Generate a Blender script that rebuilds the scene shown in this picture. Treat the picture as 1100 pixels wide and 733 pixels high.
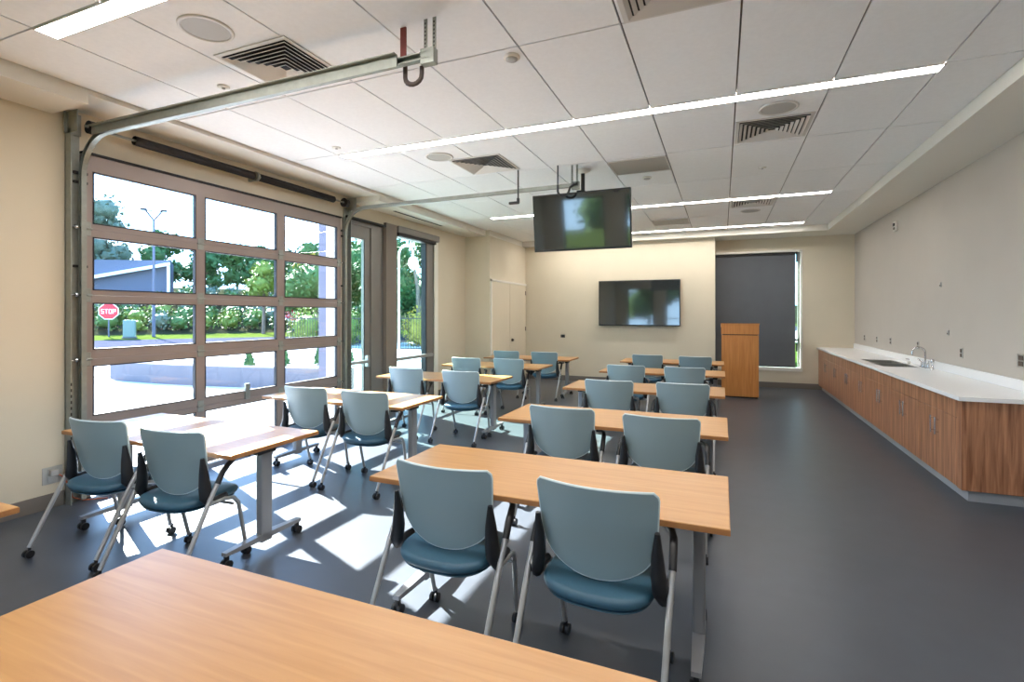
import bpy, bmesh, math, random
from mathutils import Vector, Matrix
random.seed(7)
PI = math.pi
for o in list(bpy.data.objects): bpy.data.objects.remove(o)
S = bpy.context.scene
COL = S.collection

# ------------------------------------------------------------------ camera
cd = bpy.data.cameras.new('camera'); cam = bpy.data.objects.new('camera', cd); COL.objects.link(cam)
cam.location = (0, 0, 1.6); cam.rotation_euler = (PI/2, 0, math.radians(22.5))
cd.sensor_width = 36; cd.lens = 544.7/1100*36; cd.shift_y = -(366.5-337.7)/1100
cd.clip_start = 0.05; cd.clip_end = 500
S.camera = cam
# ------------------------------------------------------------------ sky, sun, exposure
W = bpy.data.worlds.new('sky'); S.world = W; W.use_nodes = True
wn = W.node_tree.nodes; wl = W.node_tree.links; wn.clear()
wo = wn.new('ShaderNodeOutputWorld'); wb = wn.new('ShaderNodeBackground')
tc = wn.new('ShaderNodeTexCoord'); sx = wn.new('ShaderNodeSeparateXYZ'); rp = wn.new('ShaderNodeValToRGB')
rp.color_ramp.elements[0].position = 0.0; rp.color_ramp.elements[0].color = (0.50, 0.74, 1.0, 1)
rp.color_ramp.elements[1].position = 0.7; rp.color_ramp.elements[1].color = (0.22, 0.47, 1.0, 1)
wl.new(tc.outputs['Generated'], sx.inputs[0]); wl.new(sx.outputs['Z'], rp.inputs[0])
wl.new(rp.outputs[0], wb.inputs[0]); wl.new(wb.outputs[0], wo.inputs[0]); wb.inputs[1].default_value = 8.0
sd = bpy.data.lights.new('sun', 'SUN'); sun = bpy.data.objects.new('sun', sd); COL.objects.link(sun)
sd.energy = 60; sd.angle = math.radians(0.5); sd.color = (1.0, 0.97, 0.92)
sun.rotation_euler = Vector((1.33, -0.53, -1.0)).to_track_quat('-Z', 'Y').to_euler()
STRIP = 39.0
S.view_settings.view_transform = 'Standard'; S.view_settings.look = 'None'
S.view_settings.exposure = 0.08; S.view_settings.gamma = 1.0; S.view_settings.use_curve_mapping = False

# ------------------------------------------------------------------ materials
def srgb(r, g, b):
    f = lambda c: (c/255/12.92) if c/255 <= 0.04045 else ((c/255+0.055)/1.055)**2.4
    return (f(r), f(g), f(b), 1)
def mat(name, col, rough=0.5, metal=0.0, spec=0.5, noise=0.0, nscale=8, bump=0.0, bscale=200, coat=0.0):
    m = bpy.data.materials.new(name); m.use_nodes = True
    nt = m.node_tree; b = nt.nodes['Principled BSDF']
    b.inputs['Base Color'].default_value = col; b.inputs['Roughness'].default_value = rough
    b.inputs['Metallic'].default_value = metal; b.inputs['Specular IOR Level'].default_value = spec
    b.inputs['Coat Weight'].default_value = coat
    t = nt.nodes.new('ShaderNodeTexCoord')
    if noise > 0:
        n = nt.nodes.new('ShaderNodeTexNoise'); n.inputs['Scale'].default_value = nscale; n.inputs['Detail'].default_value = 5
        nt.links.new(t.outputs['Object'], n.inputs['Vector'])
        r = nt.nodes.new('ShaderNodeValToRGB')
        a = 1-noise; r.color_ramp.elements[0].color = (col[0]*a, col[1]*a, col[2]*a, 1)
        a = 1+noise; r.color_ramp.elements[1].color = (col[0]*a, col[1]*a, col[2]*a, 1)
        r.color_ramp.elements[0].position = .3; r.color_ramp.elements[1].position = .7
        nt.links.new(n.outputs['Fac'], r.inputs[0]); nt.links.new(r.outputs[0], b.inputs['Base Color'])
    if bump > 0:
        n2 = nt.nodes.new('ShaderNodeTexNoise'); n2.inputs['Scale'].default_value = bscale
        nt.links.new(t.outputs['Object'], n2.inputs['Vector'])
        bp = nt.nodes.new('ShaderNodeBump'); bp.inputs['Strength'].default_value = bump; bp.inputs['Distance'].default_value = .002
        nt.links.new(n2.outputs['Fac'], bp.inputs['Height']); nt.links.new(bp.outputs[0], b.inputs['Normal'])
    return m
def wood(name, c1, c2, axis='X', rough=0.35, scale=1.0, spec=0.5):
    m = bpy.data.materials.new(name); m.use_nodes = True
    nt = m.node_tree; b = nt.nodes['Principled BSDF']; b.inputs['Roughness'].default_value = rough; b.inputs['Specular IOR Level'].default_value = spec
    t = nt.nodes.new('ShaderNodeTexCoord'); mp = nt.nodes.new('ShaderNodeMapping')
    s = {'X': (1.2, 22, 22), 'Y': (22, 1.2, 22), 'Z': (22, 22, 1.2)}[axis]
    mp.inputs['Scale'].default_value = [v*scale for v in s]
    n = nt.nodes.new('ShaderNodeTexNoise'); n.inputs['Scale'].default_value = 1.6; n.inputs['Detail'].default_value = 7; n.inputs['Distortion'].default_value = .6
    r = nt.nodes.new('ShaderNodeValToRGB'); r.color_ramp.elements[0].color = c1; r.color_ramp.elements[1].color = c2
    r.color_ramp.elements[0].position = .32; r.color_ramp.elements[1].position = .68
    nt.links.new(t.outputs['Object'], mp.inputs[0]); nt.links.new(mp.outputs[0], n.inputs['Vector'])
    nt.links.new(n.outputs['Fac'], r.inputs[0]); nt.links.new(r.outputs[0], b.inputs['Base Color'])
    return m
def emit(name, col, st):
    m = bpy.data.materials.new(name); m.use_nodes = True; nt = m.node_tree; nt.nodes.clear()
    o = nt.nodes.new('ShaderNodeOutputMaterial'); e = nt.nodes.new('ShaderNodeEmission')
    e.inputs[0].default_value = col; e.inputs[1].default_value = st; nt.links.new(e.outputs[0], o.inputs[0]); return m
def glassmat(name, tint):
    m = bpy.data.materials.new(name); m.use_nodes = True; nt = m.node_tree; nt.nodes.clear()
    o = nt.nodes.new('ShaderNodeOutputMaterial'); t = nt.nodes.new('ShaderNodeBsdfTransparent'); t.inputs[0].default_value = tint
    g = nt.nodes.new('ShaderNodeBsdfGlossy'); g.inputs['Roughness'].default_value = .02
    lw = nt.nodes.new('ShaderNodeLayerWeight'); lw.inputs[0].default_value = .5; mx = nt.nodes.new('ShaderNodeMixShader')
    pw = nt.nodes.new('ShaderNodeMath'); pw.operation = 'POWER'; pw.inputs[1].default_value = 5
    ad = nt.nodes.new('ShaderNodeMath'); ad.operation = 'MULTIPLY_ADD'; ad.inputs[1].default_value = .9; ad.inputs[2].default_value = .03
    nt.links.new(lw.outputs['Facing'], pw.inputs[0]); nt.links.new(pw.outputs[0], ad.inputs[0]); nt.links.new(ad.outputs[0], mx.inputs[0]); nt.links.new(t.outputs[0], mx.inputs[1]); nt.links.new(g.outputs[0], mx.inputs[2])
    nt.links.new(mx.outputs[0], o.inputs[0]); return m

M = dict(
    wall=mat('beige wall paint', srgb(208, 197, 175), .75, noise=.02, nscale=2, bump=.05),
    wallR=mat('taupe wall paint', srgb(186, 178, 168), .7, noise=.02, nscale=2, bump=.05),
    white=mat('white paint', srgb(226, 222, 212), .6),
    gyp=mat('gypsum soffit paint', srgb(220, 216, 206), .8),
    tile=mat('acoustic ceiling tile', srgb(238, 238, 238), .9, noise=.02, nscale=30, bump=.1, bscale=400),
    grid=mat('ceiling grid dark gap', srgb(112, 104, 98), .7),
    floor=mat('slate grey linoleum', srgb(70, 75, 83), .36, noise=.06, nscale=5, spec=.5, bump=.02, bscale=300),
    base=mat('grey vinyl base', srgb(112, 104, 96), .5),
    table=wood('light maple laminate', srgb(180, 130, 74), srgb(194, 145, 88), 'X', .33, spec=.6),
    tedge=wood('maple edge band', srgb(160, 106, 60), srgb(176, 122, 72), 'X', .4),
    cab=wood('walnut cabinet laminate', srgb(126, 80, 54), srgb(192, 138, 102), 'Z', .38),
    lect=wood('honey wood veneer', srgb(184, 118, 60), srgb(204, 138, 74), 'Z', .35),
    counter=mat('white solid surface', srgb(243, 243, 243), .22),
    toe=mat('grey toe kick', srgb(168, 172, 176), .45),
    shell=mat('grey blue chair plastic', srgb(140, 158, 161), .38, spec=.5),
    shellrim=mat('chair shell rim', srgb(205, 218, 220), .35),
    seat=mat('blue vinyl upholstery', srgb(50, 88, 108), .5, noise=.04, nscale=60),
    black=mat('black plastic', srgb(28, 28, 31), .45),
    silver=mat('silver powder coat', srgb(172, 172, 172), .38, metal=.55),
    tleg=mat('grey powder coat', srgb(150, 150, 152), .4, metal=.4),
    steel=mat('galvanised steel', srgb(146, 149, 142), .45, metal=.6, noise=.08, nscale=20),
    chrome=mat('chrome', srgb(210, 210, 212), .15, metal=1),
    dark=mat('dark spring steel', srgb(44, 42, 44), .5, metal=.3),
    alum=mat('bronze anodised aluminium', srgb(144, 131, 126), .42, metal=.3),
    frame=mat('grey window aluminium', srgb(122, 118, 114), .45, metal=.25),
    post=mat('taupe metal cladding', srgb(120, 110, 100), .55),
    gasket=mat('black gasket', srgb(24, 24, 26), .6),
    shade=mat('charcoal roller shade', srgb(92, 95, 100), .85, noise=.05, nscale=3),
    screen=mat('black glass screen', srgb(40, 44, 44), .07, spec=1.0, coat=1.0),
    bezel=mat('black bezel', srgb(22, 22, 23), .3),
    red=mat('red strap', srgb(120, 48, 44), .6),
    strap=mat('dark brown strap', srgb(64, 50, 44), .5),
    grille=mat('grey perforated metal', srgb(176, 174, 168), .6),
    ventw=mat('white diffuser metal', srgb(214, 210, 204), .5),
    ventd=mat('dark duct interior', srgb(40, 40, 40), .8),
    panel=mat('grey return air panel', srgb(160, 157, 150), .6),
    plate=mat('steel outlet plate', srgb(178, 176, 170), .35, metal=.5),
    brown=mat('brown receptacle', srgb(84, 72, 62), .5),
    orange=mat('orange cord', srgb(168, 84, 52), .5),
    conc=mat('sunlit concrete', srgb(186, 184, 182), .85, noise=.04, nscale=3, spec=0.0),
    concw=mat('planter concrete', srgb(98, 98, 104), .85, noise=.05, nscale=3, spec=0.0),
    asph=mat('asphalt road', srgb(60, 61, 70), .9, noise=.06, nscale=2, spec=0.0),
    grass=mat('lawn', srgb(66, 78, 32), .95, noise=.2, nscale=4, spec=0.0),
    soil=mat('planting bed soil', srgb(44, 46, 32), .95, noise=.25, nscale=1.2, spec=0.0),
    leafd=mat('dark green leaves', srgb(56, 86, 48), .6, noise=.3, nscale=2, spec=.15),
    leafm=mat('mid green leaves', srgb(70, 96, 50), .6, noise=.3, nscale=2, spec=.15),
    leafl=mat('light green leaves', srgb(100, 118, 52), .6, noise=.25, nscale=2, spec=.15),
    leafy=mat('yellow green leaves', srgb(150, 136, 60), .6, noise=.25, nscale=2, spec=.15),
    leafg=mat('grey green leaves', srgb(88, 102, 86), .6, noise=.25, nscale=2, spec=.15),
    bark=mat('bark', srgb(112, 100, 90), .9, noise=.2, nscale=6, spec=0.0),
    signred=mat('stop sign red', srgb(196, 40, 50), .5),
    signw=mat('sign white', srgb(235, 235, 235), .5),
    box=mat('pale green utility box', srgb(104, 128, 118), .6),
    extcol=mat('exterior column cladding', srgb(98, 98, 110), .7, spec=0.0),
    globe=mat('white lamp globe', srgb(238, 238, 236), .4),
    shed=mat('pale grey siding', srgb(96, 100, 112), .8, spec=0.0),
    iron=mat('black iron', srgb(40, 42, 46), .6),
    strip=emit('linear led lens', (1.0, 0.96, 0.915, 1), STRIP),
    glass=glassmat('clear glazing', (0.93, 0.96, 0.97, 1)),
    glassg=glassmat('green tint glazing', (0.80, 0.93, 0.88, 1)),
)

# ------------------------------------------------------------------ mesh helpers
class MB:
    """collects shapes into one mesh"""
    def __init__(s): s.v = []; s.f = []; s.mi = []; s.sm = []
    def add(s, vs, fs, mi=0, smooth=False):
        n = len(s.v); s.v += [tuple(v) for v in vs]
        for f in fs: s.f.append([i+n for i in f]); s.mi.append(mi); s.sm.append(smooth)
        return s
    def box(s, x0, x1, y0, y1, z0, z1, mi=0, mtx=None):
        vs = [Vector(p) for p in ((x0,y0,z0),(x1,y0,z0),(x1,y1,z0),(x0,y1,z0),(x0,y0,z1),(x1,y0,z1),(x1,y1,z1),(x0,y1,z1))]
        if mtx: vs = [mtx @ v for v in vs]
        return s.add(vs, [(0,3,2,1),(4,5,6,7),(0,1,5,4),(1,2,6,5),(2,3,7,6),(3,0,4,7)], mi)
    def rbox(s, x0, x1, y0, y1, z0, z1, r=.005, seg=2, mi=0, mtx=None):
        bm = bmesh.new(); bmesh.ops.create_cube(bm, size=1)
        for v in bm.verts: v.co = Vector(((x0+x1)/2+v.co.x*(x1-x0), (y0+y1)/2+v.co.y*(y1-y0), (z0+z1)/2+v.co.z*(z1-z0)))
        bmesh.ops.bevel(bm, geom=list(bm.edges), offset=r, segments=seg, profile=.5, affect='EDGES')
        bm.verts.index_update()
        vs = [(mtx @ v.co) if mtx else v.co.copy() for v in bm.verts]; fs = [[v.index for v in f.verts] for f in bm.faces]
        bm.free(); return s.add(vs, fs, mi, False)
    def tube(s, pts, r, n=10, mi=0, closed=False, cap=True, flat=None):
        pts = [Vector(p) for p in pts]; N = len(pts)
        rr = r if isinstance(r, (list, tuple)) else [r]*N
        T = []
        for i in range(N):
            a = pts[i-1] if (i > 0 or closed) else pts[i]; b = pts[(i+1) % N] if (i < N-1 or closed) else pts[i]
            T.append((b-a).normalized())
        up = Vector((0,0,1)) if abs(T[0].z) < .9 else Vector((1,0,0))
        nrm = (up - T[0]*up.dot(T[0])).normalized(); vs = []
        for i in range(N):
            if i > 0: nrm = (nrm - T[i]*nrm.dot(T[i])).normalized()
            bi = T[i].cross(nrm)
            for k in range(n):
                a = 2*PI*k/n; fx = 1 if flat is None else flat
                vs.append(pts[i] + nrm*math.cos(a)*rr[i] + bi*math.sin(a)*rr[i]*fx)
        fs = []
        for i in range(N if closed else N-1):
            j = (i+1) % N
            for k in range(n): fs.append((i*n+k, i*n+(k+1) % n, j*n+(k+1) % n, j*n+k))
        s.add(vs, fs, mi, True)
        if cap and not closed:
            s.add(vs[:n], [tuple(range(n))[::-1]], mi); s.add(vs[-n:], [tuple(range(n))], mi)
        return s
    def cyl(s, c, axis, r, h, n=16, mi=0, r2=None):
        c = Vector(c); d = Vector({'X': (1,0,0), 'Y': (0,1,0), 'Z': (0,0,1)}[axis])
        return s.tube([c-d*h/2, c+d*h/2], [r, r if r2 is None else r2], n, mi)
    def lathe(s, prof, c=(0,0,0), n=24, mi=0):
        c = Vector(c); vs = []
        for r, z in prof:
            for k in range(n): a = 2*PI*k/n; vs.append(c+Vector((r*math.cos(a), r*math.sin(a), z)))
        fs = []
        for i in range(len(prof)-1):
            for k in range(n): fs.append((i*n+k, i*n+(k+1) % n, (i+1)*n+(k+1) % n, (i+1)*n+k))
        s.add(vs, fs, mi, True)
        return s
    def prism(s, poly, y0, y1, plane='XZ', mi=0):
        n = len(poly)
        mk = {'XZ': lambda p, q: (p[0], q, p[1]), 'YZ': lambda p, q: (q, p[0], p[1]), 'XY': lambda p, q: (p[0], p[1], q)}[plane]
        vs = [mk(p, y0) for p in poly]+[mk(p, y1) for p in poly]
        fs = [tuple(range(n))[::-1], tuple(range(n, 2*n))]+[(i, (i+1) % n, n+(i+1) % n, n+i) for i in range(n)]
        return s.add(vs, fs, mi)
    def build(s, name, mats, parent=None, smooth_fix=True):
        me = bpy.data.meshes.new(name); me.from_pydata(s.v, [], s.f)
        if not isinstance(mats, (list, tuple)): mats = [mats]
        for m in mats: me.materials.append(M[m] if isinstance(m, str) else m)
        for p, mi, sm in zip(me.polygons, s.mi, s.sm): p.material_index = mi; p.use_smooth = sm
        bm = bmesh.new(); bm.from_mesh(me); bmesh.ops.recalc_face_normals(bm, faces=list(bm.faces)); bm.to_mesh(me); bm.free()
        o = bpy.data.objects.new(name, me); COL.objects.link(o)
        if parent: o.parent = parent
        return o
def tag(o, label, cat=None, group=None, kind=None):
    if label: o['label'] = label
    if cat: o['category'] = cat
    if group: o['group'] = group
    if kind: o['kind'] = kind
    return o
def thing(name, loc, label, cat, group=None, rz=0.0):
    o = bpy.data.objects.new(name, None); COL.objects.link(o); o.location = loc; o.rotation_euler = (0, 0, rz)
    o.empty_display_size = .1
    return tag(o, label, cat, group)
def struct(name, mb, m, label=None):
    o = mb.build(name, m); o['kind'] = 'structure'
    if label: o['label'] = label
    return o
def sempty(name, loc, label, cat=None):
    o = bpy.data.objects.new(name, None); COL.objects.link(o); o.location = loc; o['kind'] = 'structure'; o['label'] = label
    if cat: o['category'] = cat
    return o
KIDS = {}
def dup(root, loc, rz, label, group=None):
    def cp(o, par):
        c = o.copy(); COL.objects.link(c)
        if par: c.parent = par
        for k in [x for x in bpy.data.objects if x.parent == o and x is not c]: cp(k, c)
        return c
    r = cp(root, None); r.location = loc; r.rotation_euler = (0, 0, rz); r['label'] = label
    if group: r['group'] = group
    return r
def arc(c, r, a0, a1, n, plane):
    out = []
    for i in range(n+1):
        a = math.radians(a0+(a1-a0)*i/n); p, q = r*math.cos(a), r*math.sin(a)
        out.append((c[0]+p, c[1], c[2]+q) if plane == 'XZ' else (c[0], c[1]+p, c[2]+q))
    return out

# ------------------------------------------------------------------ dimensions
XL, XR = -5.12, 2.534           # left (window) wall, right wall
YB, YW, YR = 11.85, 12.40, -3.0  # screen wall, recessed window wall, wall behind camera
XC, YC = -4.54, 9.72             # corner bump-out by the storage door
XE = -0.14                       # edge where the screen wall ends
P, C, PK = 3.26, 3.38, 3.34      # soffit, tile, door pocket levels
T = 0.2

# ------------------------------------------------------------------ setting
struct('floor', MB().box(XL-T, XR+T, YR-T, YW+T, -.15, 0), 'floor')
# left wall with openings: garage door 2.72..5.75 x 0..2.98 ; glass door+window 5.93..8.45
b = MB()
b.box(XL-T, XL, YR, 2.70, 0, 3.6); b.box(XL-T, XL, 5.78, 5.88, 0, 3.6)
b.box(XL-T, XL, 2.70, 5.78, 3.0, 3.6); b.box(XL-T, XL, 5.88, 8.46, 3.02, 3.6); b.box(XL-T, XL, 8.46, YC, 0, 3.6)
b.box(XL-T, XC, YC, YW, 0, 3.6)
b.build('wall_left', 'wall')['kind'] = 'structure'
b = MB().box(XC, XE, YB, YW+T, 0, 3.6)
struct('wall_back', b, 'wall')
b = MB()
WX0, WX1, WZ0, WZ1 = XE+.0, 1.56, .40, 2.96
b.box(XE, XR+T, YW, YW+T, WZ1, 3.6); b.box(XE, XR+T, YW, YW+T, 0, WZ0); b.box(WX1, XR+T, YW, YW+T, WZ0, WZ1)
struct('wall_back_recess', b, 'wall')
struct('wall_right', MB().box(XR, XR+T, YR-T, YW, 0, 3.6), 'wallR')
b = MB()
b.box(XL-T, -4.5, YR-T, YR, 0, 3.6); b.box(-3.2, -2.6, YR-T, YR, 0, 3.6); b.box(-1.2, XR+T, YR-T, YR, 0, 3.6)
for x0, x1 in ((-4.5, -3.2), (-2.6, -1.2)): b.box(x0, x1, YR-T, YR, 0, .35); b.box(x0, x1, YR-T, YR, 2.9, 3.6)
struct('wall_rear', b, 'wall')
for i, (x0, x1) in enumerate(((-4.5, -3.2), (-2.6, -1.2))):
    w = sempty('window_%d' % (3+i), ((x0+x1)/2, YR-.1, .35), 'tall window in the wall behind the camera')
    f = MB(); a0, a1 = -(x1-x0)/2, (x1-x0)/2
    f.box(a0, a0+.05, -.04, .04, 0, 2.55); f.box(a1-.05, a1, -.04, .04, 0, 2.55); f.box(a0, a1, -.04, .04, 0, .05); f.box(a0, a1, -.04, .04, 2.5, 2.55); f.box(a0, a1, -.03, .03, 1.0, 1.05)
    f.build('window_frame', 'frame', w); MB().box(a0+.05, a1-.05, -.004, .004, .05, 2.5).build('pane', 'glass', w)
# ceiling: tiles, grid, soffits
X0g, Xs, Y0g, Ys = .105, .678, 1.77, 1.356
TX0, TX1, TY0, TY1 = -4.63, 1.93, YR, 11.62
b = MB()
g = .006
ys = sorted([Y0g+Ys*k for k in range(-4, 8) if TY0 < Y0g+Ys*k < TY1]); ys = [TY0]+ys+[TY1]
xs = sorted([X0g+Xs*k for k in range(-7, 4) if TX0+.05 < X0g+Xs*k < TX1-.05]); xs = [TX0]+xs+[TX1]
for i in range(len(xs)-1):
    for j in range(len(ys)-1):
        b.box(xs[i]+g, xs[i+1]-g, ys[j]+g, ys[j+1]-g, C, C+.015)
b.box(TX0-.02, TX1+.02, TY0, TY1+.02, C+.02, C+.06, 1)
struct('ceiling', b, ['tile', 'grid'], 'white acoustic tile ceiling with dark joints')
b = MB()
b.box(TX1, XR, YR, YW, P, 3.6)                 # right soffit
b.box(XC, TX1, TY1, YB, P, 3.6); b.box(XE, TX1, YB, YW, P, 3.6)
b.box(XL, TX0, YR, 2.42, P, 3.6)               # near left soffit
b.box(XL, TX0, 2.42, 6.10, PK, 3.6)            # door pocket
b.box(XL, TX0, 6.10, YC, P, 3.6); b.box(XC, TX0+.1, YC, TY1, P, 3.6) if TX0+.1 > XC else None
struct('ceiling_soffit', b, 'gyp', 'painted gypsum border around the tile ceiling')
# baseboards
b = MB().box(XL, XL+.012, YR, 2.50, 0, .12).box(XL, XL+.012, 8.46, YC, 0, .12); struct('baseboard_left', b, 'base')
b = MB().box(XC, XE, YB-.012, YB, 0, .12).box(XE, XR, YW-.012, YW, 0, .12); struct('baseboard_back', b, 'base')
struct('baseboard_right', MB().box(XR-.012, XR, YR, 5.40, 0, .12), 'base')

# ------------------------------------------------------------------ overhead sectional glass door
gd = sempty('door_1', (XL+.02, 4.24, 0), 'overhead sectional garage door of clear glass panes in bronze aluminium frames', 'garage door')
cols = [(-1.55, -.61), (-.51, .43), (.55, 1.49)]     # pane spans in local y
secs = [(.02, .6288), (.6312, 1.2088), (1.2112, 1.7638), (1.7662, 2.3388), (2.3412, 2.985)]
panes = [(.13, .575), (.711, 1.15), (1.288, 1.70), (1.809, 2.275), (2.388, 2.845)]
Y0d, Y1d = -1.63, 1.57
for (z0, z1), (p0, p1) in zip(secs, panes):
    f = MB(); gk = MB()
    f.box(-.022, .022, Y0d, Y1d, z0, p0); f.box(-.022, .022, Y0d, Y1d, p1, z1)
    e = [Y0d]+[v for c in cols for v in c]+[Y1d]
    for k in range(0, 8, 2): f.box(-.022, .022, e[k], e[k+1], p0, p1)
    s = f.build('section_frame', 'alum', gd)
    for c0, c1 in cols:
        MB().box(-.003, .003, c0, c1, p0, p1).build('glass_pane', 'glass', s)
        w = .010
        gk.box(-.012, .026, c0, c1, p0, p0+w); gk.box(-.012, .026, c0, c1, p1-w, p1); gk.box(-.012, .026, c0, c0+w, p0, p1); gk.box(-.012, .026, c1-w, c1, p0, p1)
    gk.build('gasket', 'gasket', s)
for z in (.63, 1.21, 1.765, 2.34):
    for y in (-1.60, -.56, .49, 1.53):
        h = MB().rbox(.022, .030, y-.035, y+.035, z-.06, z+.06, .003, 1).cyl((.034, y, z), 'Y', .010, .08, 8)
        h.build('hinge', 'steel', gd)
    for s in (-1, 1):
        y = Y0d-.03 if s < 0 else Y1d+.03
        MB().cyl((.045, y, z), 'Y', .006, .12, 8).cyl((.045, y-.03*s*-1, z), 'Y', .022, .014, 12).build('roller', 'chrome', gd)
MB().box(-.02, .04, Y0d, Y1d, 2.985, 3.005).build('top_seal', 'gasket', gd)
tag(MB().rbox(.022, .05, -.03, .03, .62, .80, .004, 1).build('lock_handle', 'steel', gd), None)

def door_track(y, side, label):
    t = thing('door_track', (XL+.07, y, 0), label, 'door track', 'overhead door tracks')
    H = 3.12; R = .34
    xe = -1.60-(XL+.07)
    def channel(pts, nm):
        # C-section swept along path in the XZ plane
        m = MB(); n = len(pts); vs = []
        hp = .022; prof = [(-hp, .0), (-hp, .04), (hp, .04), (hp, .0), (hp-.006, .0), (hp-.006, .034), (-hp+.006, .034), (-hp+.006, .0)]
        for i, p in enumerate(pts):
            a = Vector(pts[max(i-1, 0)]); c_ = Vector(pts[min(i+1, n-1)]); tn = (c_-a).normalized(); nr = Vector((-tn.z, 0, tn.x))
            for u, w in prof: vs.append(Vector(p)+nr*u+Vector((0, -side*(w-.02), 0)))
        fs = []
        for i in range(n-1):
            for k in range(8): fs.append((i*8+k, i*8+(k+1) % 8, (i+1)*8+(k+1) % 8, (i+1)*8+k))
        fs += [tuple(range(8)), tuple(range((n-1)*8, n*8))[::-1]]
        m.add(vs, fs); return m.build(nm, 'steel', t)
    channel([(0, 0, .02), (0, 0, H-R)] + arc((R, 0, H-R), R, 180, 90, 10, 'XZ')[1:] + [(xe, 0, H+.02)], 'roller_channel')
    # wall angle beside the vertical track
    a = MB()
    a.box(-.055, -.045, -side*.0+(-.10 if side < 0 else .02), (-.02 if side < 0 else .10), 0, 3.16) if side > 0 else a.box(-.055, -.045, -.10, .0, 0, 3.16)
    yo = -.10 if side < 0 else .09
    a.box(-.055, .03, yo, yo+.008, 0, 3.16)
    for k in range(14): a.box(.028, .0305, yo-.001, yo+.009, .35+k*.05, .375+k*.05, 1)
    a.build('wall_angle', ['steel', 'dark'], t)
    for z in (.4, 1.2, 2.0, 2.72, 2.80): MB().box(-.05, -.02, -.05, .05, z, z+.02).build('bracket', 'dark', t)
    # stiffening angle along the horizontal track
    if side < 0: MB().box(.18, xe-.22, -.030, -.024, H-.018, H+.055).box(.18, xe-.22, -.060, -.030, H+.049, H+.055).build('stiffener_angle', 'steel', t)
    # cable drum and bearing plate
    MB().box(-.03, -.02, yo-.02, yo+.10, 3.12, 3.30).box(-.03, .12, yo, yo+.006, 3.12, 3.30).build('bearing_plate', 'steel', t)
    MB().cyl((.05, -side*-.0+(.05 if side < 0 else -.05), 3.20), 'Y', .055, .07, 20).cyl((.05, .085 if side < 0 else -.085, 3.20), 'Y', .065, .008, 20).build('cable_drum', 'dark', t)
    # hanger angles at the free end
    hg = MB()
    for dx in (0, .06):
        hg.box(xe-.06+dx, xe-.056+dx+.02, -side*.02, -side*.02+.004, H, C-.003)
    hg.box(xe-.06, xe+.03, -.02, .03, H-.03, H+.06)
    hs = hg
    for k in range(7):
        for dx in (0, .06): hs.box(xe-.054+dx, xe-.046+dx, -side*.02-.001, -side*.02+.005, H+.08+k*.024, H+.092+k*.024, 1)
    hg.build('hanger', ['steel', 'dark'], t)
    return t
door_track(2.60, -1, 'galvanised steel door track at the near left edge of the overhead door')
door_track(5.87, 1, 'galvanised steel door track ending above the hanging screen')

ts = thing('torsion_spring', (XL+.12, 4.24, 3.20), 'dark torsion spring on its shaft above the overhead glass door', 'torsion spring')
MB().cyl((0, 0, 0), 'Y', .0125, 3.3, 10).build('shaft', 'steel', ts)
for y0, y1 in ((-1.26, .03), (.10, 1.34)):
    pts = []; n = int((y1-y0)/.011)
    m = MB(); vs = []
    prof = []
    for k in range(n*2+1): prof.append((.044 if k % 2 else .038, y0+(y1-y0)*k/(n*2)))
    tmp = MB().lathe(prof, n=14)
    mm = Matrix.Rotation(-PI/2, 4, 'X'); tmp.v = [tuple(mm @ Vector(v)) for v in tmp.v]
    tmp.build('spring_coil', 'dark', ts)
MB().rbox(-.115, .02, .05, .08, -.05, .05, .004, 1).cyl((0, .065, 0), 'Y', .055, .03, 14).build('center_bracket', 'steel', ts)

# hanging straps at the track ends
def strap(name, pts, m, label, w=.012):
    o = MB().tube(pts, w, 8, flat=.35).build(name, m); return tag(o, label, 'strap', 'looped straps beside the door tracks')
s1 = thing('looped_strap', (-1.80, 2.63, 3.12), 'red and brown looped strap hanging beside the end of the near door track', 'strap', 'looped straps beside the door tracks')
MB().box(-.045, -.005, .012, .022, .02, C-3.12-.003).build('strap_upper', 'red', s1)
MB().tube([(-.02, .03, .02), (-.02, .03, -.05)]+[(-.02+.06-.06*math.cos(a), .03, -.05-.05*math.sin(a)) for a in [PI*k/8 for k in range(1, 8)]]+[(.10, .03, -.04), (.10, .03, .0)], .016, 8, flat=.7).build('strap_loop', 'strap', s1)
s2 = thing('looped_strap', (-1.80, 5.80, 3.12), 'thin black looped strap hanging beside the end of the far door track', 'strap', 'looped straps beside the door tracks')
MB().box(-.02, -.005, .0, .008, .0, C-3.12-.003).build('strap_upper', 'black', s2)
MB().tube([(-.012, .0, .02), (-.012, .0, -.05)]+[(-.012+.07-.07*math.cos(a), .0, -.05-.06*math.sin(a)) for a in [PI*k/8 for k in range(1, 8)]]+[(.14, .0, -.02), (.20, .0, .02)], .014, 8, flat=.7).build('strap_loop', 'black', s2)
s3 = thing('door_sensor', (-2.32, 5.80, 3.02), 'small black sensor arm hanging under the far door track', 'sensor')
MB().box(-.008, .008, -.006, .006, 0, C-3.02-.003).build('arm', 'black', s3)
MB().rbox(-.12, .01, -.02, .02, -.06, -.03, .005, 1).rbox(-.015, .015, -.015, .015, -.05, .01, .004, 1).build('sensor_head', 'black', s3)

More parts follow.
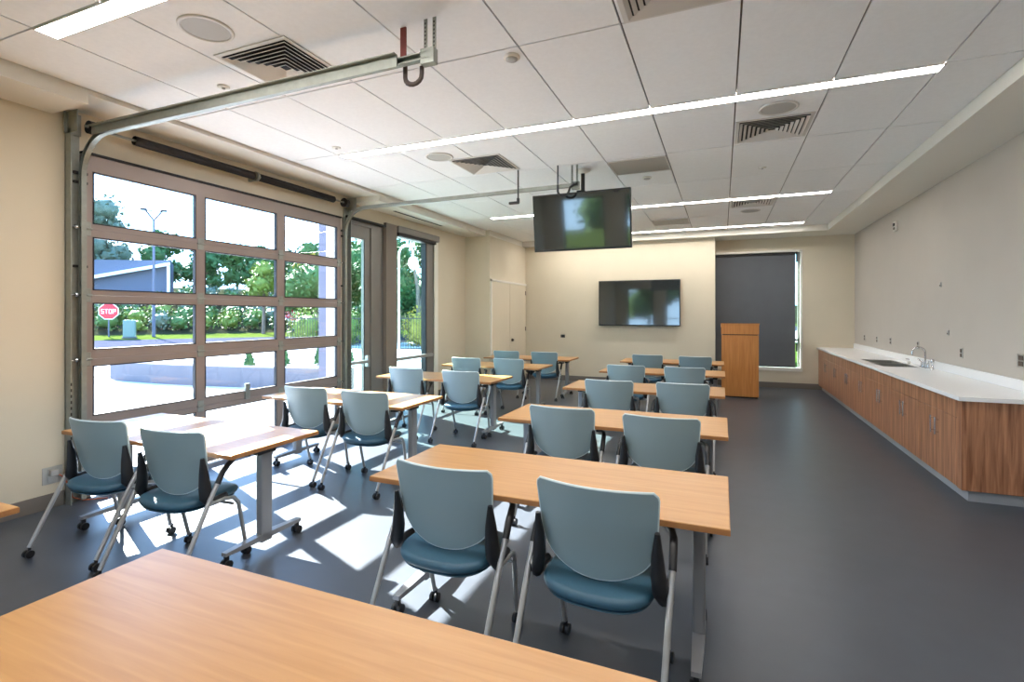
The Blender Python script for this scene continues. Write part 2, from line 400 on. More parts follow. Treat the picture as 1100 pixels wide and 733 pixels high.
# ------------------------------------------------------------------ glass exit door, pillar and tall window
d2 = sempty('door_2', (XL-.06, 6.22, 0), 'narrow glass exit door in a grey frame with a push bar', 'door')
MB().box(-.03, .03, -.34, -.25, 0, 2.96).box(-.03, .03, .20, .34, 0, 2.96).box(-.03, .03, -.25, .20, 0, .25).box(-.03, .03, -.25, .20, 2.76, 2.96).build('door_frame', 'frame', d2)
MB().box(-.004, .004, -.25, .20, .25, 2.76).build('pane', 'glassg', d2)
MB().box(.03, .036, -.25, -.235, .25, 2.76).box(.03, .036, .185, .20, .25, 2.76).build('gasket', 'gasket', d2)
MB().rbox(.05, .10, -.27, .24, .84, .89, .012, 2).rbox(.03, .10, .20, .25, .78, .96, .008, 2).build('push_bar', 'silver', d2)
tr = MB().box(-.05, .05, .34, .64, 0, 3.02).box(-.05, .05, -.34, .34, 2.96, 3.02)
tr.build('side_jamb', 'frame', d2)
struct('trim_1', MB().rbox(XL-T, XL+.05, 6.87, 7.17, 0, 3.10, .004, 1), 'post', 'taupe clad pillar between the exit door and the tall window')
w1 = sempty('window_1', (XL-.06, 7.81, 0), 'tall narrow window with a horizontal bar beside the taupe pillar')
MB().box(-.05, .05, -.64, -.60, 0, 3.02).box(-.05, .05, .36, .64, 0, 3.02).box(-.05, .05, -.60, .36, 0, .12).box(-.05, .05, -.60, .36, 2.93, 3.02).build('window_frame', 'frame', w1)
MB().box(-.05, .055, .345, .38, .12, 2.93).build('gasket', 'gasket', w1)
MB().box(-.004, .004, -.60, .36, .12, 2.93).build('pane', 'glassg', w1)
MB().rbox(.04, .09, -.60, .56, .80, .86, .01, 2).build('push_bar', 'silver', w1)
rs = thing('roller_shade', (XL+.005, 7.81, 2.93), 'grey raised roller shade box above the tall narrow window', 'roller shade')
MB().rbox(0, .07, -.62, .72, .06, .17, .006, 1).build('headrail', 'frame', rs)
MB().box(.01, .05, -.60, .62, .0, .06).build('shade_roll', 'gasket', rs)
struct('trim_2', MB().box(XL, XL+.02, 8.43, 8.56, 0, 3.05), 'white', 'white painted reveal beside the tall window')
struct('trim_3', MB().box(XL-.02, XL+.06, 5.93, 6.86, 3.02, 3.05), 'gasket', 'dark seal above the glass exit door')

# storage door in the bump-out wall
d3 = sempty('door_3', (XC+.002, 10.78, 0), 'beige flush storage door in the bump-out wall', 'door')
MB().rbox(0, .022, -.98, -.005, .01, 2.30, .003, 1).rbox(0, .022, .005, 1.0, .01, 2.30, .003, 1).build('door_leaf', 'wall', d3)
MB().box(0, .03, -1.03, -.985, 0, 2.35).box(0, .03, -1.03, 1.05, 2.305, 2.35).build('door_frame', 'white', d3)
MB().cyl((.045, .12, 1.0), 'X', .028, .04, 14).cyl((.028, .12, 1.0), 'X', .04, .008, 14).build('door_knob', 'brown', d3)
for z in (1.24, 2.12): MB().rbox(.022, .034, .97, 1.01, z-.05, z+.05, .003, 1).build('hinge', 'brown', d3)

# ------------------------------------------------------------------ recessed window with charcoal shade
w2 = sempty('window_2', (.71, YW+.10, WZ0), 'recessed back window with a white reveal behind the charcoal shade')
hw = (WX1-XE)/2; hh = WZ1-WZ0
MB().box(-hw, -hw+.05, -.03, .03, 0, hh).box(hw-.05, hw, -.03, .03, 0, hh).box(-hw, hw, -.03, .03, 0, .05).box(-hw, hw, -.03, .03, hh-.05, hh).box(-hw, hw, -.03, .03, .62, .67).build('window_frame', 'frame', w2)
MB().box(-hw+.05, hw-.05, -.004, .004, .05, hh-.05).build('pane', 'glassg', w2)
MB().box(hw-.012, hw+.03, -.115, -.03, -.03, hh+.03).box(-hw, hw+.03, -.125, -.03, -.03, .045).box(-hw, hw+.03, -.115, -.03, hh-.012, hh+.03).build('reveal', 'white', w2)
sh = thing('roller_shade', (.68, YW+.032, WZ0), 'lowered charcoal roller shade on the back wall behind the lectern', 'roller shade')
MB().box(-hw+.03, hw-.07, -.003, .003, .06, 2.52).build('shade_cloth', 'shade', sh)
MB().rbox(-hw+.03, hw-.07, -.010, .010, .05, .075, .004, 1).build('hem_bar', 'black', sh)
MB().cyl((-.02, .0, 2.51), 'X', .028, 2*hw-.10, 14).build('shade_roller', 'black', sh)
MB().tube([(hw-.045, -.012, 2.5), (hw-.045, -.012, .45)], .004, 6).rbox(hw-.062, hw-.03, -.02, -.004, .40, .58, .004, 1).rbox(hw-.062, hw-.03, -.02, -.004, 2.32, 2.55, .004, 1).build('pull_chain', 'dark', sh)

# ------------------------------------------------------------------ ceiling fixtures
def strip(y, label, x0=-3.955, x1=1.46):
    t = thing('linear_light', ((x0+x1)/2, y, C-.004), label, 'ceiling light', 'linear ceiling lights')
    h = (x1-x0)/2
    MB().box(-h, h, -.058, .058, .000, .003).build('lens', 'strip', t)
    MB().box(-h-.01, h+.01, .058, .066, -.003, .003).box(-h-.01, h+.01, -.066, -.058, -.003, .003).box(-h-.01, -h, -.066, .066, -.003, .003).box(h, h+.01, -.066, .066, -.003, .003).build('trim', 'ventw', t)
strip(1.84, 'linear light nearest the camera, running off the top left of the picture')
strip(4.56, 'long bright linear light crossing the ceiling in the foreground')
strip(8.56, 'linear ceiling light passing behind the hanging screen')
strip(11.22, 'farthest linear ceiling light, close to the screen wall')
strip(-1.0, 'added unseen linear light behind the camera, brightening the chair backs')  # unseen strip, added so the chair backs are not too dark

def diffuser(x, y, label, s=.30):
    t = thing('ceiling_vent', (x, y, C-.002), label, 'ceiling vent', 'square louvred ceiling vents')
    f = MB(); f.box(-s-.02, s+.02, -s-.02, -s+.01, -.006, .0); f.box(-s-.02, s+.02, s-.01, s+.02, -.006, .0); f.box(-s-.02, -s+.01, -s+.01, s-.01, -.006, .0); f.box(s-.01, s+.02, -s+.01, s-.01, -.006, .0)
    f.build('frame', 'ventw', t)
    MB().box(-s+.005, s-.005, -s+.005, s-.005, -.002, 0.0).build('backing', 'ventd', t)
    m = MB(); n = 7
    for k in range(n):
        r = s-.014-k*(s-.03)/n; q = r-.024
        for a in range(4):
            mt = Matrix.Rotation(a*PI/2, 4, 'Z')
            vs = [mt @ Vector(p) for p in ((-r, -r, -.016), (r, -r, -.016), (q, -q, -.003), (-q, -q, -.003))]
            vs += [mt @ Vector(p) for p in ((-r, -r, -.018), (r, -r, -.018), (q, -q, -.005), (-q, -q, -.005))]
            m.add(vs, [(0,1,2,3), (7,6,5,4), (0,4,5,1), (3,2,6,7), (1,5,6,2), (0,3,7,4)])
    m.build('louvre', 'ventw', t)
diffuser(-2.90, 2.75, 'square louvred vent behind the near door track, left of the ceiling')
diffuser(-.23, 2.80, 'square louvred vent cut by the top edge of the picture')
diffuser(-2.60, 5.44, 'square louvred vent above the far door track')
diffuser(.44, 5.44, 'square louvred vent on the right, just beyond the foreground linear light')
diffuser(.44, 8.90, 'square louvred vent far back, just beyond the second linear light')
def speaker(x, y, label, r=.135):
    t = thing('ceiling_speaker', (x, y, C), label, 'ceiling speaker', 'round ceiling speakers')
    MB().lathe([(r+.022, 0), (r+.020, -.008), (r, -.010), (r, -.004)], n=32).build('rim', 'ventw', t)
    MB().lathe([(r, -.006), (r*.6, -.009), (0.001, -.010)], n=32).build('grille', 'grille', t)
speaker(-2.97, 2.19, 'round speaker at the upper left, beside the near vent')
speaker(-2.95, 4.98, 'round speaker beyond the left half of the foreground linear light')
speaker(.45, 4.92, 'round speaker on the right between the foreground light and the vent')
speaker(.45, 9.62, 'round speaker far back on the right of the ceiling')
def smoke(x, y, label):
    t = thing('smoke_detector', (x, y, C), label, 'smoke detector', 'smoke detectors')
    MB().lathe([(.055, 0), (.058, -.012), (.05, -.02), (.001, -.02)], n=24).build('base', 'white', t)
    MB().lathe([(.042, -.02), (.038, -.028), (.02, -.032), (.001, -.032)], n=24).build('sensor_cap', 'grille', t)
smoke(-1.34, 3.23, 'white smoke detector in front of the foreground linear light')
smoke(-.90, 6.75, 'smoke detector above right of the hanging screen')
def sprink(x, y, label):
    t = thing('sprinkler_cover', (x, y, C), label, 'sprinkler cover', 'round sprinkler covers')
    MB().lathe([(.045, 0), (.045, -.006), (.03, -.010), (.001, -.010)], n=20).build('plate', 'white', t)
    MB().lathe([(.012, -.010), (.012, -.02), (.001, -.022)], n=12).build('nozzle', 'grille', t)
sprink(-3.60, 2.80, 'small round sprinkler cover above the near door track')
sprink(-3.80, 4.28, 'small round sprinkler cover at the left end of the foreground linear light')
sprink(.45, 6.84, 'small round sprinkler cover beyond the right-hand vent')
for x, y, l in ((-.91, 6.20, 'grey return air panel above right of the hanging screen'), (-.91, 10.20, 'grey return air panel in front of the farthest linear light')):
    t = thing('return_panel', (x, y, C-.001), l, 'air panel', 'grey return air panels')
    MB().box(-.32, .32, -.28, .28, -.004, 0).build('panel', 'panel', t); MB().box(-.33, .33, -.30, -.28, -.008, 0).box(-.33, .33, .28, .30, -.008, 0).box(-.33, -.32, -.30, .30, -.008, 0).box(.32, .33, -.30, .30, -.008, 0).build('frame', 'ventw', t)
t = thing('slot_vent', (-4.86, 7.55, P-.001), 'long dark slot vent in the soffit over the tall window', 'slot vent')
MB().box(-.03, .03, -.75, .75, -.003, 0).build('slot', 'ventd', t); MB().box(-.045, -.03, -.76, .76, -.006, 0).box(.03, .045, -.76, .76, -.006, 0).build('frame', 'ventw', t)

# ------------------------------------------------------------------ tables
def make_table(loc, label):
    t = thing('training_table', loc, label, 'table', 'wood topped training tables')
    w, d = 1.76, .72
    tp = MB(); tp.rbox(-w/2, w/2, 0, d, .712, .74, .003, 2).build('table_top', 'table', t)
    MB().box(-w/2-.0012, w/2+.0012, -.0012, d+.0012, .714, .737).build('edge_band', 'tedge', bpy.data.objects[tp_name(t)])
    MB().rbox(-w/2+.16, w/2-.16, .34, .38, .66, .70, .004, 1).build('stretcher', 'tleg', t)
    for s in (-1, 1):
        x = s*(w/2-.13)
        cbm = MB(); cbm.rbox(x-.028, x+.028, .31, .40, .06, .665, .010, 2)
        lg = cbm.build('leg', 'tleg', t)
        # foot: flat bar tapering to its ends
        fo = MB(); vs = []
        for yy, hh2, ww in ((.05, .018, .020), (.28, .030, .028), (.43, .030, .028), (.66, .018, .020)):
            vs += [(x-ww, yy, .085-hh2*.2), (x+ww, yy, .085-hh2*.2), (x+ww, yy, .085+hh2), (x-ww, yy, .085+hh2)]
        fs = [(0, 1, 2, 3), (15, 14, 13, 12)]
        for i in range(3):
            for k in range(4): fs.append((i*4+k, i*4+(k+1) % 4, i*4+4+(k+1) % 4, i*4+4+k))
        fo.add(vs, fs); fo.build('foot', 'tleg', lg)
        MB().rbox(x-.035, x+.035, .12, .60, .695, .712, .004, 1).rbox(x-.03, x+.03, .28, .43, .655, .70, .006, 1).build('top_bracket', 'black', lg)
        MB().tube([(x-s*.04, .28, .66), (x-s*.10, .24, .65), (x-s*.16, .22, .65)], .010, 8).build('latch_lever', 'black', lg)
        for yy in (.07, .64):
            c = MB().cyl((x-.018, yy, .027), 'X', .027, .018, 16).cyl((x+.018, yy, .027), 'X', .027, .018, 16).rbox(x-.012, x+.012, yy-.014, yy+.014, .025, .082, .004, 1)
            c.build('caster', 'black', lg)
    return t
def tp_name(t): return [o.name for o in bpy.data.objects if o.parent == t and o.name.startswith('table_top')][0]
RN = ['nearest full', 'second', 'third', 'fourth', 'farthest']
RY = [2.20, 3.85, 5.74, 7.60, 9.34]; LY = [2.19, 3.92, 5.80, 7.55, 9.16]
tb0 = make_table((-.85, RY[0], 0), 'wood topped table in the right-hand column, the nearest one with chairs')
for i in range(1, 5):
    dup(tb0, (-.85+.01*(i % 2), RY[i], 0), 0, 'wood topped table in the right-hand column, %s row from the front' % (['', 'second', 'third', 'fourth', 'farthest'][i]))
for i in range(5):
    dup(tb0, (-3.63+[0, .04, .06, .08, .10][i], LY[i], 0), 0, ['sunlit white-glaring table beside the overhead glass door, nearest of the left-hand column', 'second table from the front in the left-hand column by the window wall', 'third table from the front in the left-hand column by the window wall', 'fourth table from the front in the left-hand column', 'farthest table of the left-hand column, near the storage door'][i])
dup(tb0, (-1.02, .51, 0), 0, 'large bare foreground table filling the bottom left of the picture')
dup(tb0, (-3.78, .53, 0), 0, 'table of which only a corner shows at the left picture edge')

# ------------------------------------------------------------------ chairs
def make_chair(loc, label):
    t = thing('training_chair', loc, label, 'chair', 'grey-blue training chairs')
    # back shell
    def prof(u, v, side):
        # v 0..1 upward, u -1..1
        hw = .236+.028*v
        if v < .48: hw *= max(.42, (max(0, 1-((.48-v)/.50)**2.5))**.42)
        if v > .92: hw -= .020*((v-.92)/.08)**2.2
        x = u*hw
        z = .492+.390*v - .012*(1-abs(u)**2)*(1-v)**2
        y = .015-.078*v + .055*(x/.25)**2
        return Vector((x, y+side*.011, z))
    nu, nv = 18, 24; m = MB(); vs = []
    for side in (-1, 1):
        for j in range(nv+1):
            for i in range(nu+1): vs.append(prof(-1+2*i/nu, j/nv, side*.5))
    n1 = (nu+1)*(nv+1); fs = []
    for k in (0, 1):
        for j in range(nv):
            for i in range(nu):
                a = k*n1+j*(nu+1)+i; fs.append((a, a+1, a+nu+2, a+nu+1))
    m.add(vs, fs, 0, True)
    rim = [(0, i) for i in range(nu+1)]+[(j, nu) for j in range(1, nv+1)]+[(nv, i) for i in range(nu-1, -1, -1)]+[(j, 0) for j in range(nv-1, 0, -1)]
    shp = m.build('backrest', 'shell', t)
    rm = MB(); pts = [prof(-1+2*i/nu, j/nv, 0) for j, i in rim]
    rm.tube(pts, .0062, 6, closed=True).build('shell_rim', 'shellrim', shp)
    # seat cushion (rounded slab) and pan
    def slab(z0, z1, ins, mb, dome=0):
        N = 40; rings = []
        def outline(k, sc):
            a = 2*PI*k/N; cx, sy = math.cos(a), math.sin(a)
            ex = .62; x = .245*math.copysign(abs(cx)**ex, cx); y = .13+.235*math.copysign(abs(sy)**ex, sy)
            return x*sc*(1+.0*(y)), .13+(y-.13)*sc
        lv = [(z0, .90), (z0+.006, .97), ((z0+z1)/2, 1.0), (z1-.008, .97), (z1, .90), (z1+dome, .55), (z1+dome*1.2, .02)]
        vs = []
        for z, sc in lv:
            for k in range(N):
                x, y = outline(k, sc*ins); zz = z-.030*max(0, (y-.26)/.11)**2*.6+.012*(x/.24)**2
                vs.append((x, y, zz))
        fs = [tuple(range(N))[::-1], tuple(range((len(lv)-1)*N, len(lv)*N))]
        for i in range(len(lv)-1):
            for k in range(N): fs.append((i*N+k, i*N+(k+1) % N, (i+1)*N+(k+1) % N, (i+1)*N+k))
        mb.add(vs, fs, 0, True)
    m = MB(); slab(.414, .464, 1.0, m, .006); m.build('seat', 'seat', t)
    m = MB(); slab(.392, .414, .93, m); sp = m.build('seat_pan', 'seat', t)
    MB().rbox(-.03, .03, .26, .30, .375, .40, .004, 1).build('seat_catch', 'steel', sp)
    for s in (-1, 1):
        # black J bracket from seat side to backrest side
        path = [(s*.272, .15, .458), (s*.278, .08, .450), (s*.276, .03, .455), (s*.268, .010, .49), (s*.258, .010, .55), (s*.256, .004, .63), (s*.258, -.008, .725)]
        MB().tube(path, [.020, .026, .034, .040, .036, .028, .012], 10, flat=.85).build('back_bracket', 'black', t)
        MB().tube([(s*.225, .12, .425), (s*.275, .08, .44), (s*.308, .0, .46)], .014, 8).build('pivot_arm', 'silver', t)
        # rear leg: long diagonal tube from rear caster up to the arm
        rl = MB().tube([(s*.302, -.215, .065), (s*.306, .0, .47), (s*.306, .075, .59)], .0135, 10)
        lg = rl.build('leg', 'silver', t)
        MB().tube([(s*.307, .055, .558), (s*.305, .095, .620), (s*.300, .14, .655), (s*.285, .19, .668), (s*.255, .235, .670), (s*.215, .25, .668)], [.017, .0175, .017, .015, .014, .011], 10).build('arm_sleeve', 'black', lg)
        def caster(x, y, par):
            MB().cyl((x-.014, y, .025), 'X', .025, .016, 14).cyl((x+.014, y, .025), 'X', .025, .016, 14).cyl((x, y+.006, .055), 'Z', .010, .036, 8).build('caster', 'black', par)
        caster(s*.302, -.22, lg)
        # front leg: leaves the pivot, bends forward and down
        fl = MB().tube([(s*.298, .02, .452), (s*.292, .12, .445), (s*.28, .20, .425), (s*.268, .25, .375), (s*.258, .28, .28), (s*.25, .328, .065)], .0125, 10)
        lf = fl.build('leg', 'silver', t)
        caster(s*.25, .333, lf)
    MB().tube([(-.28, .20, .385), (.28, .20, .385)], .009, 8).build('cross_rail', 'silver', t)
    return t
chairs = [  # side, row, x, pivot y, yaw deg
    ('R', 0, -1.235, 2.11, -1), ('R', 0, -.495, 2.11, -3), ('R', 1, -1.15, 3.77, -2), ('R', 1, -.40, 3.69, -1),
    ('R', 2, -1.14, 5.50, 0), ('R', 2, -.38, 5.54, 0), ('R', 3, -1.25, 7.20, 0), ('R', 3, -.47, 7.22, 0), ('R', 4, -1.22, 9.20, 1), ('R', 4, -.42, 9.10, 0),
    ('L', 0, -3.93, 2.11, 6), ('L', 0, -3.16, 2.10, 5), ('L', 1, -3.80, 3.84, 1), ('L', 1, -3.07, 3.82, 1),
    ('L', 2, -3.91, 5.72, 0), ('L', 2, -3.05, 5.66, 0), ('L', 3, -3.89, 7.41, 0), ('L', 3, -3.17, 7.50, 0), ('L', 4, -3.90, 9.12, 4), ('L', 4, -3.11, 9.10, 0)]
ROWR = ['nearest right-hand table', 'second right-hand table from the front', 'third right-hand table from the front', 'fourth right-hand table from the front', 'farthest right-hand table']
ROWL = ['sunlit nearest left-hand table', 'second left-hand table from the front', 'third left-hand table from the front', 'fourth left-hand table from the front', 'farthest left-hand table near the storage door']
ch0 = None
for k, (sd_, r, x, y, rz) in enumerate(chairs):
    seatn = 'left' if k % 2 == 0 else 'right'
    lab = 'grey-blue shell chair, %s seat at the %s' % (seatn, (ROWR if sd_ == 'R' else ROWL)[r])
    if ch0 is None: ch0 = make_chair((x, y, 0), lab); ch0.rotation_euler.z = math.radians(rz)
    else: dup(ch0, (x, y, 0), math.radians(rz), lab)

# ------------------------------------------------------------------ screens
def tv(loc, w, h, label, d=.05):
    t = thing('flat_screen', loc, label, 'television')
    MB().rbox(-w/2, w/2, 0, d, -h/2, h/2, .006, 1).build('case', 'bezel', t)
    MB().box(-w/2+.018, w/2-.018, -.003, .0, -h/2+.024, h/2-.018).build('screen', 'screen', t)
    return t
a = tv((-1.76, YB-.10, 1.855), 1.82, 1.04, 'large flat screen mounted on the beige back wall', .06)
MB().box(-.4, .4, .06, .098, -.2, .2).build('wall_mount', 'black', a)
a = tv((-1.585, 6.00, 2.73), 1.215, .70, 'flat screen hanging from the ceiling on a pole')
for k_ in a.children: k_.rotation_euler.x = math.radians(7)
MB().rbox(-.12, .12, .05, .09, -.12, .12, .004, 1).build('back_plate', 'black', a)
MB().cyl((.0, .11, (C-2.73)/2+.05), 'Z', .024, C-2.73-.105, 14).rbox(-.03, .03, .08, .14, .0, .08, .005, 1).rbox(-.05, .05, -.005, .06, .345, .375, .005, 1).build('mount_pole', 'black', a)
MB().lathe([(.09, C-2.73-.001), (.09, C-2.73-.02), (.03, C-2.73-.05)], (0, .11, 0), 20).build('ceiling_flange', 'white', a)

# ------------------------------------------------------------------ lectern
l = thing('lectern', (.315, 10.60, 0), 'tall honey coloured wooden lectern in front of the charcoal shade', 'lectern')
MB().rbox(-.325, .325, 0, .018, .03, 1.198, .002, 1).build('front_panel', 'lect', l)
MB().box(-.325, -.307, .018, .50, .03, 1.198).build('side_panel', 'lect', l); MB().box(.307, .325, .018, .50, .03, 1.198).build('side_panel', 'lect', l)
MB().box(-.31, .31, .012, .49, 1.198, 1.215).build('shadow_gap', 'black', l)
MB().prism([(0, 1.215), (.52, 1.215), (.52, 1.34), (.0, 1.41)], -.33, .33, 'YZ').build('top_box', 'lect', l)
MB().prism([(-.01, 1.41), (.53, 1.338), (.53, 1.35), (-.01, 1.425)], -.34, .34, 'YZ').build('reading_top', 'lect', l)
MB().box(-.31, .31, .03, .48, 0.0, .03).build('plinth', 'black', l)
MB().box(-.307, .307, .03, .48, .5, .52).build('shelf', 'lect', l)

# ------------------------------------------------------------------ base cabinets and worktop
XF = 1.885; CE = 5.45
units = [(5.55+.915*k, 5.55+.915*(k+1)) for k in range(7)]
CW = XR-XF
cabl = ['walnut base cabinet with two doors at the near end of the white worktop', 'walnut base cabinet second from the near end of the worktop', 'walnut base cabinet under the near edge of the sink', 'walnut base cabinet under the far part of the sink', 'walnut base cabinet third from the back wall under the worktop', 'walnut base cabinet second from the back wall under the worktop', 'walnut base cabinet next to the filler at the back wall']
for k, (y0, y1) in enumerate(units):
    t = thing('base_cabinet', (XF, (y0+y1)/2, 0), cabl[k], 'cabinet', 'walnut base cabinets')
    h = (y1-y0)/2-.001
    MB().box(.020, CW-.002, -h, -h+.018, .10, .862).box(.020, CW-.002, h-.018, h, .10, .862).box(.020, CW-.002, -h+.018, h-.018, .10, .118).box(CW-.02, CW-.002, -h+.018, h-.018, .118, .862).box(.03, .05, -h+.018, h-.018, .84, .862).build('body', 'cab', t)
    for s in (-1, 1):
        ya, yb = (-h+.002, -.0015) if s < 0 else (.0015, h-.002)
        dr = MB().rbox(0, .019, ya, yb, .105, .700, .0015, 1).build('door', 'cab', t)
        yh = s*.055
        MB().cyl((-.028, yh, .548), 'Z', .006, .165, 8).cyl((-.014, yh, .49), 'X', .005, .028, 8).cyl((-.014, yh, .606), 'X', .005, .028, 8).build('handle', 'chrome', dr)
    MB().rbox(0, .019, -h+.002, h-.002, .704, .858, .0015, 1).build('drawer', 'cab', t)
o = MB().rbox(XF, XR-.002, CE, CE+.02, .10, .862, .0015, 1).box(XF, XF+.019, CE+.02, 5.547, .10, .862).build('end_panel', 'cab'); tag(o, 'walnut end panel closing the near end of the cabinet run', 'cabinet panel')
o = MB().box(XF, XF+.019, 11.957, YW-.014, .10, .862).build('filler_panel', 'cab'); tag(o, 'narrow walnut filler strip between the cabinets and the back wall', 'cabinet panel')
o = MB().box(XF+.06, XF+.075, CE+.05, YW-.014, 0, .098).box(XF+.075, XR-.014, CE+.05, CE+.065, 0, .098).build('toe_kick', 'toe'); tag(o, 'pale grey toe kick under the cabinet run', 'toe kick')
SY0, SY1, SX0, SX1 = 8.15, 9.25, 1.99, 2.36      # sink cut-out
w = thing('worktop', (0, 0, 0), 'long white worktop with backsplash along the right wall', 'worktop')
w.location = (XF, CE, .864)
m = MB(); ox, oy = XF, CE
def rb(x0, x1, y0, y1, z0=0, z1=.036): m.box(x0-ox, x1-ox, y0-oy, y1-oy, z0, z1)
rb(1.855, XR-.002, CE-.03, SY0); rb(1.855, XR-.002, SY1, YW-.002); rb(1.855, SX0, SY0, SY1); rb(SX1, XR-.002, SY0, SY1)
m.build('slab', 'counter', w)
MB().rbox(XR-.022-ox, XR-.002-ox, -.03, YW-.002-oy, .036, .135, .003, 1).build('backsplash', 'counter', w)
s = thing('sink', ((SX0+SX1)/2, (SY0+SY1)/2, .900), 'stainless double sink set into the white worktop', 'sink')
hx, hy = (SX1-SX0)/2-.002, (SY1-SY0)/2-.002
m = MB(); m.box(-hx-.02, hx+.02, -hy-.02, -hy, .0005, .006); m.box(-hx-.02, hx+.02, hy, hy+.02, .0005, .006); m.box(-hx-.02, -hx, -hy, hy, .0005, .006); m.box(hx, hx+.02, -hy, hy, .0005, .006); m.build('rim', 'chrome', s)
for a0, a1 in ((-hy, -.015), (.015, hy)):
    m = MB(); m.box(-hx, hx, a0, a1, -.022, -.020) if False else None
    m.box(-hx, -hx+.003, a0, a1, -.17, .001); m.box(hx-.003, hx, a0, a1, -.17, .001); m.box(-hx+.003, hx-.003, a0, a0+.003, -.17, .001); m.box(-hx+.003, hx-.003, a1-.003, a1, -.17, .001); m.box(-hx, hx, a0, a1, -.173, -.17)
    m.build('basin', 'steel', s)
MB().box(-hx, hx, -.015, .015, -.01, .003).build('divider', 'steel', s)
f = thing('faucet', (2.44, 8.14, .900), 'chrome gooseneck faucet with lever handles behind the sink', 'faucet')
MB().rbox(-.03, .03, -.12, .12, .0005, .018, .006, 2).build('base_plate', 'chrome', f)
MB().tube([(0, 0, .018), (0, 0, .20)]+[(-.07+.07*math.cos(a), 0, .20+.07*math.sin(a)) for a in [PI*k/8 for k in range(1, 9)]]+[(-.14, 0, .16)], .011, 10).build('spout', 'chrome', f)
for sgn in (-1, 1):
    MB().cyl((0, sgn*.10, .045), 'Z', .017, .054, 12).tube([(0, sgn*.10, .070), (-.01, sgn*.15, .085), (-.02, sgn*.19, .10)], .007, 8).build('lever', 'chrome', f)
f = thing('side_sprayer', (2.44, 7.90, .900), 'chrome side sprayer standing near the faucet', 'sprayer')
MB().lathe([(.024, .0005), (.022, .02), (.012, .03), (.012, .07)], n=14).build('holder', 'chrome', f); MB().lathe([(.012, .07), (.018, .09), (.018, .13), (.001, .14)], n=14).build('head', 'chrome', f)
f = thing('soap_dispenser', (2.40, 8.62, .908), 'small pale soap dispenser at the sink edge', 'soap dispenser')
MB().lathe([(.022, .0), (.022, .03), (.012, .05), (.001, .05)], n=14).build('bottle', 'white', f); MB().tube([(0, 0, .05), (0, 0, .07), (-.04, 0, .07)], .006, 8).build('pump', 'chrome', f)

# wall outlets and devices on the right wall
def outlet(x, y, z, axis, label, w=.075, h=.115, m1='plate', m2='brown'):
    t = thing('wall_outlet', (x, y, z), label, 'outlet', 'wall outlets')
    if axis == 'R':
        MB().rbox(-.006, -.001, -w/2, w/2, -h/2, h/2, .002, 1).build('plate', m1, t)
        MB().rbox(-.012, -.006, -w*.26, w*.26, .006, h*.40, .003, 1).rbox(-.012, -.006, -w*.26, w*.26, -h*.40, -.006, .003, 1).build('socket', m2, t)
    elif axis == 'L':
        MB().rbox(.001, .006, -w/2, w/2, -h/2, h/2, .002, 1).build('plate', m1, t)
        MB().rbox(.006, .012, -w*.26, w*.26, .006, h*.40, .003, 1).rbox(.006, .012, -w*.26, w*.26, -h*.40, -.006, .003, 1).build('socket', m2, t)
    else:
        MB().rbox(-w/2, w/2, -.006, -.001, -h/2, h/2, .002, 1).build('plate', m1, t)
        MB().rbox(-w*.26, w*.26, -.012, -.006, -h*.4, h*.4, .003, 1).build('socket', m2, t)
    return t
outlet(XR, 6.07, 1.172, 'R', 'double grey outlet plate on the taupe wall at the right picture edge', .15, .12)
outlet(XR, 7.33, 1.155, 'R', 'outlet on the taupe wall just right of the faucet')
outlet(XR, 8.72, 1.165, 'R', 'outlet on the taupe wall directly behind the faucet')
outlet(XR, 9.97, 1.165, 'R', 'outlet on the taupe wall left of the sink')
outlet(XR, 10.75, 1.155, 'R', 'second outlet from the back corner on the taupe wall')
outlet(XR, 11.60, 1.15, 'R', 'outlet nearest the back corner on the taupe wall')
outlet(-3.57, YB, 1.07, 'B', 'small dark outlet on the beige wall left of the big screen', .11, .07, 'brown', 'black')
t = outlet(XL, 2.42, .27, 'L', 'steel outlet box low on the left wall with an orange cord', .14, .14, 'plate', 'plate')
MB().rbox(.012, .05, -.03, .03, .0, .05, .006, 2).build('plug', 'plate', t)
MB().tube([(.04, .02, .01), (.07, .05, -.03), (.06, .09, -.12), (.05, .12, -.22), (.08, .18, -.258), (.2, .3, -.262)], .005, 8).build('cord', 'orange', t)
o = thing('strobe_alarm', (XR, 9.68, 2.985), 'small white strobe alarm high on the taupe wall', 'alarm')
MB().rbox(-.03, -.001, -.055, .055, -.075, .075, .006, 2).build('housing', 'white', o); MB().rbox(-.045, -.03, -.03, .03, .0, .05, .006, 1).build('lens', 'black', o); MB().rbox(-.036, -.03, -.035, .035, -.055, -.015, .003, 1).build('grille', 'brown', o)
for y, z, l in ((7.92, 1.97, 'tiny blank plate on the bare taupe wall'), (7.69, 1.375, 'small thermostat on the taupe wall above the sprayer')):
    o = thing('wall_sensor', (XR, y, z), l, 'wall sensor'); MB().rbox(-.012, -.001, -.022, .022, -.03, .03, .003, 1).build('cover', 'plate', o); MB().rbox(-.016, -.012, -.012, .012, -.02, .0, .002, 1).build('button', 'brown', o)

